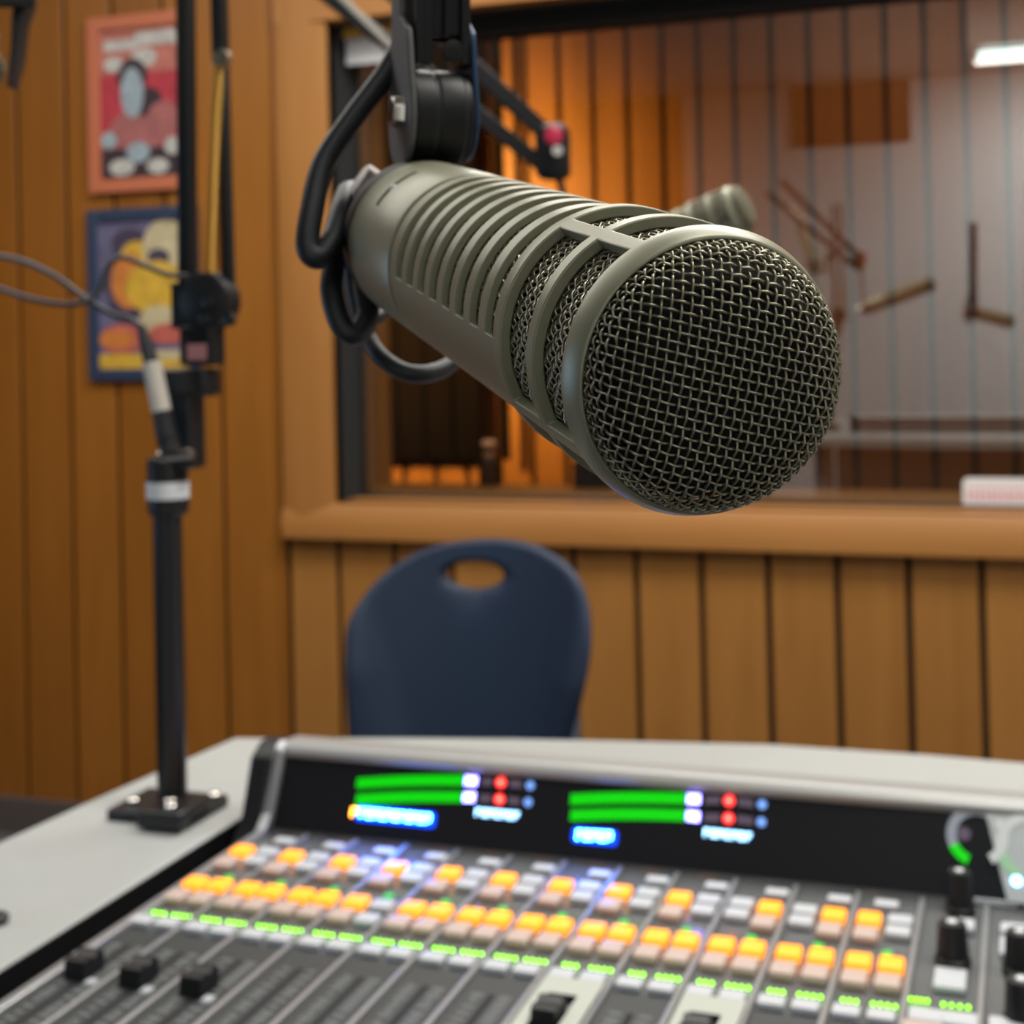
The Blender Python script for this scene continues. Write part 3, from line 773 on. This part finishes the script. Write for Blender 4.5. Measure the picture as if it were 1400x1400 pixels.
def make_mic():
    r = empty('microphone', mtx=MM)
    # head cage with four pairs of windows
    bars = [(56.5, 63.8), (146.5, 153.5), (236, 243), (-36.5, -29.5)]
    edges = sorted({(b % 360) for p_ in bars for b in p_})
    ph = sorted(set([round(k*2.5, 3) for k in range(144)]) | set(edges))
    ph = [p_ for p_ in ph if p_ in edges or all(abs(p_-e) > .8 for e in edges)]
    def inbar(p_):
        return any((p_-b0) % 360 < (b1-b0) for b0, b1 in bars)
    ss = [0, .0008, .0040, .0063, .0225, .0268, .0440, .0480, .0500, .0522]
    def ro(s): return {0: .0256, .0008: .0260, .0500: .0266, .0522: .0256}.get(s, .02706)
    def ri(s): return .0249 if s < .001 else (.0247 if s < .005 else .0246)
    def sol(i, j):
        a, b = ss[i], ph[(j+1) % len(ph)]
        mid = (ph[j]+((b-ph[j]) % 360)/2) % 360
        if i in (3, 5): return inbar(mid)
        return True
    fin(shell(ss, ro, ri, ph, sol), 'head_cage', 'mic', r, bevel=.00035)
    # body with curved slots
    cs = [.0558+.01224*k for k in range(8)]; hw = .0036
    ss2 = [.0515]+sorted([c-hw for c in cs]+[c+hw for c in cs])+[.1515, .1520]
    ph2 = sorted(set([round(k*2.5, 3) for k in range(144)]) | {356.2, 186.})
    ph2 = [p_ for p_ in ph2 if p_ in (356.2, 186.) or all(abs(p_-e) > .8 for e in (356.2, 186.))]
    def sol2(i, j):
        mid = (ph2[j]+((ph2[(j+1) % len(ph2)]-ph2[j]) % 360)/2) % 360
        if 1 <= i <= 15 and i % 2 == 1: return 186 < mid < 356.2
        return True
    fin(shell(ss2, lambda s: .0254 if s > .1518 else .0257, lambda s: .0239, ph2, sol2), 'body', 'mic', r, bevel=.0002)
    mb = MB(); mb.lathe([(.1515, .0243), (.1560, .0243)], 96, closed=True); fin(mb, 'seam_ring', 'blackp', r)
    # tail cap with switch slit
    ss3 = [.1555, .1561, .1865, .1905, .2085, .2125, .2137]; sl = [32., 68.]
    ph3 = sorted(set([round(k*2.5, 3) for k in range(144)]) | set(sl)); ph3 = [p_ for p_ in ph3 if p_ in sl or all(abs(p_-e) > .8 for e in sl)]
    def sol3(i, j): return not (i == 2 and 32 <= ph3[j] < 68)
    fin(shell(ss3, lambda s: {.1555: .0254, .2125: .0256, .2137: .0248}.get(s, .0257), lambda s: .0228 if s < .21 else .02, ph3, sol3), 'tail_cap', 'mic', r, bevel=.0002)
    mb = MB(); mb.lathe([(.1855, .0236), (.1915, .0236)], 96, closed=True); fin(mb, 'switch_bed', 'foam', r)
    mb = MB(); t = rad(49); mb.cbox((.0250*math.cos(t), .0250*math.sin(t), .18825), (.0020, .0020, .0022)); fin(mb, 'bass_switch', 'tape', r, bevel=.0003)
    mb = MB(); mb.lathe([(.2095, .0256), (.212, .0258), (.2122, .0256), (.2205, .0256), (.2225, .024), (.2217, .012)], 96); fin(mb, 'rear_ring', 'blackp', r, bevel=.0003)
    # dark inside
    mb = MB(); mb.lathe([(-.0090, .004), (-.0088, .012), (-.0070, .0185), (-.001, .0218), (.004, .0228), (.050, .0228), (.052, .0225), (.15, .0225)], 64); fin(mb, 'inner_foam', 'foam', r)
    # woven dome
    hd, ne, r0 = .0122, 2.75, .0246
    prof = [(0., -hd+.002)]; arc = [0.]
    for k in range(1, 401):
        t = k/400*PI/2; rr = r0*math.sin(t)**(2/ne); s = .002-hd*math.cos(t)**(2/ne)
        arc.append(arc[-1]+math.hypot(rr-prof[-1][0], s-prof[-1][1])); prof.append((rr, s))
    prof.append((r0, .0035)); arc.append(arc[-1]+.0015)
    AR = arc[-1]
    def dome(u, v):
        q_ = math.hypot(u, v)
        if q_ >= AR: return None
        lo, hi = 0, len(arc)-1
        while hi-lo > 1:
            m_ = (lo+hi)//2
            if arc[m_] <= q_: lo = m_
            else: hi = m_
        k = (q_-arc[lo])/(arc[hi]-arc[lo]+1e-12)
        rr = prof[lo][0]+(prof[hi][0]-prof[lo][0])*k; s = prof[lo][1]+(prof[hi][1]-prof[lo][1])*k
        tx, ts = prof[hi][0]-prof[lo][0], prof[hi][1]-prof[lo][1]; L_ = math.hypot(tx, ts)+1e-12
        nx, ns = -ts/L_, tx/L_
        if ns > 0 and False: pass
        nx, ns = ts/L_, -tx/L_            # outward: radial ts, axial -tx
        c, s_ = (u/q_, v/q_) if q_ > 1e-9 else (1, 0)
        return V((rr*c, rr*s_, s)), V((nx*c, nx*s_, ns))
    pitch, wr_, am = .00178, .000265, .00030
    A = V((math.cos(rad(14)), math.sin(rad(14)))); B = V((math.cos(rad(97)), math.sin(rad(97))))
    mb = MB(); SEG = 6
    for fam in (0, 1):
        D, O = (A, B) if fam == 0 else (B, A)
        for i in range(-22, 23):
            run = []
            for k in range(-22*SEG, 22*SEG+1):
                a_ = k/SEG; uv = O*(i*pitch)+D*(a_*pitch)
                h_ = dome(uv.x, uv.y)
                if h_ is None:
                    if len(run) > 3: mb.tube(run, wr_, 6)
                    run = []; continue
                sg = (1 if i % 2 == 0 else -1)*(1 if fam == 0 else -1)
                run.append(h_[0]+h_[1]*(am*sg*math.cos(PI*a_)))
            if len(run) > 3: mb.tube(run, wr_, 6)
    fin(mb, 'front_grille', 'mic_wire', r, smooth=80)
    # woven sleeves
    def sleeve(name, R, s0, s1, N, rw, sides, seg):
        mb = MB(); dphi = 2*PI/N; step = R*dphi/2     # distance between crossings along s
        for fam in (1, -1):
            for i in range(N):
                pts = []; k = 0
                K_ = int((s1-s0)/step*seg)
                for k in range(K_+1):
                    q_ = k/seg; s = s0+q_*step
                    ph_ = i*dphi+fam*q_*dphi/2
                    o_ = .00024*math.cos(PI*q_)*(1 if i % 2 == 0 else -1)*fam
                    rr = R+o_
                    pts.append(V((rr*math.cos(ph_), rr*math.sin(ph_), s)))
                mb.tube(pts, rw, sides, cap=False)
        fin(mb, name, 'mic_wire', r, smooth=80)
    sleeve('side_grille', .0242, .0056, .0475, 58, .00025, 6, 5)
    sleeve('body_grille', .0236, .0520, .1480, 66, .00026, 4, 3)
    # connector at the rear
    mb = MB(); mb.lathe([(.219, .0125), (.225, .0125), (.2255, .0105), (.243, .0105), (.244, .0095)], 32); fin(mb, 'connector', 'steel', r)
    return r
mic = make_mic()
tag(mic, 'large beige ribbed studio microphone with woven dome grille in front', 'microphone')

# ------------------------------------------------------------------ main boom with pivot above the microphone
ax = (RT*math.cos(rad(17))+FW*math.sin(rad(17))).normalized()
Dc = atD(597, 163, .475); fr = FW*1.0
bm_ = empty('microphone_boom', Dc); tag(bm_, 'black steel boom arm end with round pivot holding the beige microphone', 'microphone boom')
upv = UP; side = ax.cross(upv).normalized()
if side.dot(FW) > 0: side = -side               # toward the camera
rD = .0155
mb = MB(); mb.lathe([(-.0102, rD*.93), (-.0099, rD), (-.0035, rD), (-.003, rD*.975), (-.002, rD*.975), (-.0015, rD), (.006, rD), (.0065, rD*.975), (.0085, rD*.975), (.0088, rD*.93)], 64, o=Dc, ax=ax)
mb.build('pivot_drum', 'blackp', bm_, bevel=.0003)
def plate(off, th, m, name, wneck, topz, R_=.0170):
    pts = []
    for k in range(25):
        t = PI+ (PI*k/24) ; pts.append((R_*math.cos(t), R_*math.sin(t)))
    pts += [(R_*.97, .006), (R_*.82, .014), (R_*.72, .022), (R_*.62, .027), (R_*.0, .033), (-R_*.1, topz), (-R_*.8, topz), (-R_*.75, .033), (-R_*.85, .018), (-R_*.97, .006)]
    mb = MB(); mb.prism([Dc+ax*off+side*x+upv*z for x, z in pts], ax*th)
    mb.build(name, m, bm_, bevel=.0007)
plate(-.0124, .0020, 'greyp', 'side_plate', .0078, .30)
plate(.0090, .0020, 'bluep', 'side_plate', .0078, .30, .0135)
mb = MB(); c = Dc-ax*.0124+side*.0045+upv*.001
mb.lathe([(-.0034, .0042), (-.0036, .0050), (-.0006, .0054), (0, .0058)], 6, o=c, ax=ax); mb.build('bolt', 'steel', bm_, bevel=.0004)
# channel arm between the plates
mb = MB(); zc = .0175
def bx(x0, x1, s0, s1, z0, z1):
    vs = [Dc+ax*x+side*s+upv*z for z in (z0, z1) for x, s in ((x0, s0), (x1, s0), (x1, s1), (x0, s1))]
    mb.add(vs, [(3, 2, 1, 0), (4, 5, 6, 7), (0, 1, 5, 4), (1, 2, 6, 5), (2, 3, 7, 6), (3, 0, 4, 7)])
bx(-.009, -.0065, -.009, .009, .0165, .30); bx(.006, .009, -.009, .009, .0165, .30); bx(-.009, .009, -.009, -.006, .026, .30)
bx(-.0065, -.003, .0035, .007, .0165, .30); bx(.001, .006, .0035, .007, .026, .30); bx(-.003, .001, .002, .005, .026, .30)
mb.build('channel', 'blackm', bm_, bevel=.0005)
mb = MB(); c = Dc+ax*.0035+side*.007+upv*.021; mb.lathe([(0, .0035), (.0016, .0035), (.002, .002)], 20, o=c, ax=side); mb.build('screw', 'blackp', bm_)
# neck and clamp going down to the microphone rear
Tail = Hm+dm*.2235
mb = MB(); mb.tube([Dc-upv*.012+FW*.004, Dc-upv*.018+FW*.006-RT*.004, Tail+upv*.0235], [.0085, .008, .008], 20); mb.build('neck', 'blackm', bm_)
mb = MB(); u_ = dm; mb.lathe([(-.004, .0225), (-.0035, .0235), (.0035, .0235), (.004, .0225)], 64, o=Hm+dm*.2265, ax=dm); mb.build('clamp_ring', 'blackp', bm_)
kc = atD(497, 262, .485)
mb = MB(); kn = (-RT*.8+UP*.5-FW*.2).normalized(); mb.lathe([(-.012, .006), (-.004, .006), (-.0035, .0085), (.003, .0088), (.004, .007)], 28, o=kc, ax=kn); mb.build('thumbscrew', 'dullsteel', bm_)
kc = atD(474, 334, .487)
mb = MB(); kn = (-RT*.9-UP*.1-FW*.3).normalized(); mb.lathe([(-.012, .0045), (-.003, .0045), (-.003, .006), (.002, .006)], 24, o=kc, ax=kn); mb.build('thumbscrew', 'dullsteel', bm_)

# ------------------------------------------------------------------ cable loops behind it
def cable(name, pts, r, m, label, cat='cable', n=14):
    P = spline([atD(*p_) for p_ in pts], 12); mb = MB(); mb.tube(P, r, n)
    return tag(mb.build(name, m, smooth=80), label, cat)
cable('microphone_cable', [(640, -180, .50), (600, -60, .495), (560, 40, .49), (528, 100, .485), (485, 158, .478), (443, 222, .470), (426, 290, .462), (421, 338, .458), (436, 352, .458), (456, 325, .464), (468, 285, .475), (478, 262, .49), (500, 275, .50), (530, 300, .50)], .0038, 'cable',
      'thick black cable looping down behind the beige microphone')
cable('microphone_cable', [(520, 380, .515), (500, 330, .50), (478, 318, .492), (462, 345, .482), (453, 395, .474), (467, 445, .47), (488, 456, .47), (503, 428, .474), (497, 380, .482), (505, 350, .50)], .0037, 'cable',
      'black cable hanging in a narrow loop under the microphone tail')
cable('microphone_cable', [(497, 415, .505), (502, 455, .50), (520, 487, .492), (552, 508, .488), (588, 510, .490), (622, 492, .50), (650, 440, .52)], .0030, 'cable',
      'black cable arc emerging low under the microphone body')
cable('microphone_cable', [(478, 345, .50), (482, 385, .50), (492, 425, .50), (510, 436, .50), (530, 420, .51), (550, 390, .52)], .0024, 'cable', 'thin black lead curling close behind the microphone tail')

# =================================================================== GUEST MICROPHONE + ITS BOOM (across the desk)
G0 = atD(1012, 286, 1.50)
gd = (-RT*.86-UP*.36+FW*.42).normalized()
ge2 = (V((0, 0, 1))-gd*gd.z).normalized(); ge1 = ge2.cross(gd)
GM = Matrix.Translation(G0) @ Matrix((ge1, ge2, gd)).transposed().to_4x4()
gm = copy_tree(mic, GM); tag(gm, 'distant beige studio microphone peeking out behind the big one', 'microphone')
gb = empty('microphone_boom', atD(755, 205, 1.62)); tag(gb, 'slim black boom arm slanting from the top left behind the big microphone', 'microphone boom')
def bar(pa, pb, w, t, m, par, name, dep=None):
    a, b = atD(*pa), atD(*pb); d_ = (b-a).normalized(); n_ = d_.cross(FW).normalized()
    mb = MB(); vs = []
    for p_ in (a, b):
        for s1, s2 in ((-1, -1), (1, -1), (1, 1), (-1, 1)): vs.append(p_+n_*(w/2*s1)+FW*(t/2*s2))
    mb.add(vs, [(3, 2, 1, 0), (4, 5, 6, 7), (0, 1, 5, 4), (1, 2, 6, 5), (2, 3, 7, 6), (3, 0, 4, 7)])
    return mb.build(name, m, par, bevel=min(w, t)*.2)
bar((300, -232, 1.64), (752, 182, 1.62), .021, .014, 'blackm', gb, 'upper_bar') if False else bar((400, -135, 1.60), (748, 184, 1.62), .019, .012, 'blackm', gb, 'upper_bar')
bar((360, -75, 1.63), (744, 228, 1.64), .017, .012, 'blackm', gb, 'lower_bar')
bar((447, -23, 1.60), (548, 76, 1.60), .007, .006, 'tape2', gb, 'tension_spring')
j = atD(756, 208, 1.62)
mb = MB(); mb.cbox((0, 0, 0), (.036, .034, .062), mtx=Matrix.Translation(j)); mb.build('joint_housing', 'blackp', gb, bevel=.010, segs=3)
mb = MB(); mb.lathe([(0, .010), (.006, .010), (.008, .007)], 20, o=atD(757, 186, 1.585), ax=-FW); mb.build('tension_knob', 'redk', gb, label_ := None) if False else mb.build('tension_knob', 'redk', gb)
mb = MB(); mb.lathe([(0, .006), (.004, .006)], 16, o=atD(762, 206, 1.59), ax=-FW); mb.build('bolt', 'steel', gb)
tl = G0+gd*.222
mb = MB(); mb.tube(spline([j-V((0, 0, .02)), j-V((0, 0, .05))+RT*.01, tl+V((0, 0, .02)), tl]), .004, 12); mb.build('hanger', 'blackm', gb)

# =================================================================== LEFT BOOM STAND
YS = 1.02
def ys(px, py, y=YS): return onY(px, py, y)
bs = empty('boom_stand', (ys(236, 1105).x, YS, ZD)); tag(bs, 'black spring boom stand bolted to the desk left of the console', 'microphone stand')
bx_, by_ = ys(236, 1100).x, YS
p1, p2 = onZ(158, 1122, ZD), onZ(305, 1100, ZD)
mb = MB()
mb.box((bx_-.042, by_-.030, ZD), (bx_+.034, by_+.030, ZD+.009)); mb.box((bx_-.004, by_-.045, ZD+.002), (bx_+.034, by_+.0, ZD+.016))
mb.build('base_plate', 'blackm', bs, bevel=.002)
for (x, y, z) in ((.012, -.022, .016), (.020, -.034, .016), (.026, .020, .009), (-.03, -.01, .009)):
    mb = MB(); mb.lathe([(0, .0045), (.003, .0045), (.004, .003)], 16, o=V((bx_+x, by_+y, ZD+z))); mb.build('base_screw', 'steel', bs)
zt = ys(236, 700).z
mb = MB(); mb.lathe([(0, .0145), (.006, .0145), (.007, .0118), (zt-ZD, .0118)], 40, o=V((bx_, by_, ZD))); mb.build('pole', 'blackm', bs)
c0, c1 = ys(236, 704), ys(236, 625)
mb = MB(); mb.lathe([(0, .0135), (.003, .0165), (c1.z-c0.z-.003, .0165), (c1.z-c0.z, .014)], 32, o=V((bx_+.001, by_, c0.z))); mb.build('collar', 'blackp', bs)
a, b = ys(199, 680), ys(252, 658)
mb = MB(); mb.lathe([(0, .0169), (b.z-a.z, .0169)], 32, o=V((bx_+.001, by_, a.z)), closed=True); mb.build('tape_band', 'tape', bs)
# tall bracket above the collar
a, b = ys(238, 640), ys(270, 505)
mb = MB(); mb.box((a.x-.002, YS-.012, a.z), (b.x, YS+.012, b.z)); a2, b2 = ys(232, 560), ys(292, 503)
mb.box((a2.x, YS-.014, ys(250, 542).z), (b2.x, YS+.012, b2.z)); mb.build('bracket', 'blackm', bs, bevel=.003)
mb = MB(); a, b = ys(256, 500), ys(300, 462); mb.box((a.x, YS-.012, a.z), (b.x, YS+.01, b.z+.01)); mb.build('joint_block', 'blackm', bs, bevel=.002)
mb = MB(); a, b = ys(268, 492), ys(293, 470); mb.box((a.x, YS-.0135, a.z), (b.x, YS-.0118, b.z)); mb.build('sticker', 'pinks', bs, bevel=.0004)
dc = ys(288, 412)
mb = MB(); mb.lathe([(-.012, .021), (-.011, .023), (.008, .023), (.010, .021)], 48, o=dc+V((0, 0, 0)), ax=V((0, 1, 0)));
a, b = ys(243, 450), ys(290, 385); mb.box((a.x, YS-.010, a.z), (b.x, YS+.008, b.z)); mb.build('elbow_joint', 'blackp', bs, bevel=.0012)
for q_ in ((287, 413), (316, 437), (283, 436)):
    mb = MB(); mb.lathe([(0, .005), (.004, .005), (.005, .003)], 16, o=onY(*q_, YS-.012), ax=V((0, -1, 0))); mb.build('bolt', 'blackm', bs)
def vbar(px0, py0, px1, py1, w, name, m, yoff=0, t=.012):
    a, b = ys(px0, py0, YS+yoff), ys(px1, py1, YS+yoff); d_ = (b-a).normalized(); n_ = V((0, 1, 0)).cross(d_).normalized(); mb = MB(); vs = []
    for p_ in (a, b):
        for s1, s2 in ((-1, -1), (1, -1), (1, 1), (-1, 1)): vs.append(p_+n_*(w/2*s1)+V((0, t/2*s2, 0)))
    mb.add(vs, [(3, 2, 1, 0), (4, 5, 6, 7), (0, 1, 5, 4), (1, 2, 6, 5), (2, 3, 7, 6), (3, 0, 4, 7)]); return mb.build(name, m, bs, bevel=.0025)
vbar(257, 400, 252, -260, .0135, 'arm_bar', 'blackm', -.004)
vbar(313, 400, 304, 80, .0098, 'arm_bar', 'blackm', .004, .009)
vbar(302, 88, 294, -260, .0118, 'arm_bar', 'greyp' if False else 'blackm', .002)
a, b = ys(291, 380), ys(303, 84); mb = MB(); P = []; n = 60*9; d_ = b-a
xx = d_.normalized().orthogonal().normalized(); yy = d_.normalized().cross(xx)
for k in range(n+1):
    t = 2*PI*k/9; P.append(a+d_*(k/n)+(xx*math.cos(t)+yy*math.sin(t))*.0036+V((0, -.004, 0)))
mb.tube(P, .00105, 5); mb.build('spring', 'gold', bs, smooth=80)
mb = MB(); mb.lathe([(-.004, .007), (.004, .007)], 20, o=ys(304, 80, YS-.006), ax=V((0, 1, 0))); mb.build('spring_hook', 'steel', bs)
# plug hanging on the stand
pl = empty('cable_plug', ys(207, 490, .995)); tag(pl, 'black cable plug with a cream tape band leaning on the stand pole', 'plug')
def cyl(pts, rs, m, name, par, y=.988):
    mb = MB(); mb.tube([onY(*p_, y) for p_ in pts], rs, 20); mb.build(name, m, par)
cyl([(193, 446), (199, 468), (207, 497)], [.0032, .0052, .0062], 'blackrub', 'boot', pl)
cyl([(207, 495), (221, 563)], [.0074, .0076], 'tape2', 'tape_band', pl)
cyl([(221, 562), (226, 590), (233, 618)], [.0078, .0082, .0082], 'cable', 'shell', pl)
cyl([(228, 598), (230, 604)], [.0088, .0088], 'blackp', 'collar', pl)
cyl([(218, 624), (262, 620)], [.004, .004], 'steel', 'latch', pl)
def cable_y(pts, r, m, label):
    P = spline([onY(*p_) for p_ in pts], 10); mb = MB(); mb.tube(P, r, 10)
    return tag(mb.build('cable', m, smooth=80), label, 'cable')
cable_y([(-90, 335, 1.0), (-20, 347, .995), (30, 357, .99), (72, 376, .985), (112, 405, .985), (150, 428, .985), (178, 437, .987), (193, 447, .988)], .0024, 'cableg', 'upper grey cable sagging in from the frame edge to the cable plug')
cable_y([(-90, 372, .99), (-10, 392, .985), (40, 408, .98), (85, 416, .98), (118, 412, .98), (137, 395, .985), (145, 368, .99), (165, 352, .995), (200, 364, 1.0), (232, 376, 1.0), (258, 378, 1.0)], .0023, 'cableg', 'lower grey cable curling in front of the blue framed poster')

# =================================================================== THIRD MICROPHONE at the top left edge
T0 = atD(10, 105, 1.05)
td = (UP*.96-RT*.26+FW*.1).normalized(); te2 = (-FW-td*(-FW).dot(td)).normalized(); te1 = te2.cross(td)
tm = copy_tree(mic, Matrix.Translation(T0-RT*.028) @ Matrix((te1, te2, td)).transposed().to_4x4())
tag(tm, 'blurred beige microphone just inside the top left edge of the frame', 'microphone')
tb = empty('microphone_mount', atD(20, 20, 1.04)); tag(tb, 'black bracket holding the microphone at the top left edge', 'bracket')
mb = MB()
pts = [(28, -40), (36, -40), (38, 4), (28, 30), (22, 80), (12, 120), (8, 118), (13, 70), (15, 20)]
mb.prism([atD(x, y, 1.03) for x, y in pts], FW*.02); mb.build('side_strap', 'blackm', tb, bevel=.001)
mb = MB(); mb.tube([atD(-30, -8, 1.0), atD(38, -6, 1.03)], .009, 16); mb.build('cross_bar', 'blackm', tb)

# =================================================================== CAMERA
cam = bpy.data.cameras.new('camera'); co = bpy.data.objects.new('camera', cam); COL.objects.link(co)
co.matrix_world = Matrix.Translation(CAM) @ RM.to_4x4()
cam.sensor_width = 36; cam.lens = F/1400*36; cam.clip_start = .01; cam.clip_end = 50
cam.shift_x = 0; cam.shift_y = (CY-700)/1400
cam.dof.use_dof = True; cam.dof.focus_distance = .278; cam.dof.aperture_fstop = cam.lens/2.15
SC.camera = co
SC.view_settings.view_transform = 'Standard'; SC.view_settings.look = 'None'
SC.view_settings.exposure = 0; SC.view_settings.gamma = 1; SC.view_settings.use_curve_mapping = False
try:
    SC.cycles.max_bounces = 8; SC.cycles.transparent_max_bounces = 8; SC.cycles.sample_clamp_indirect = 6; SC.cycles.use_denoising = True
except Exception: pass
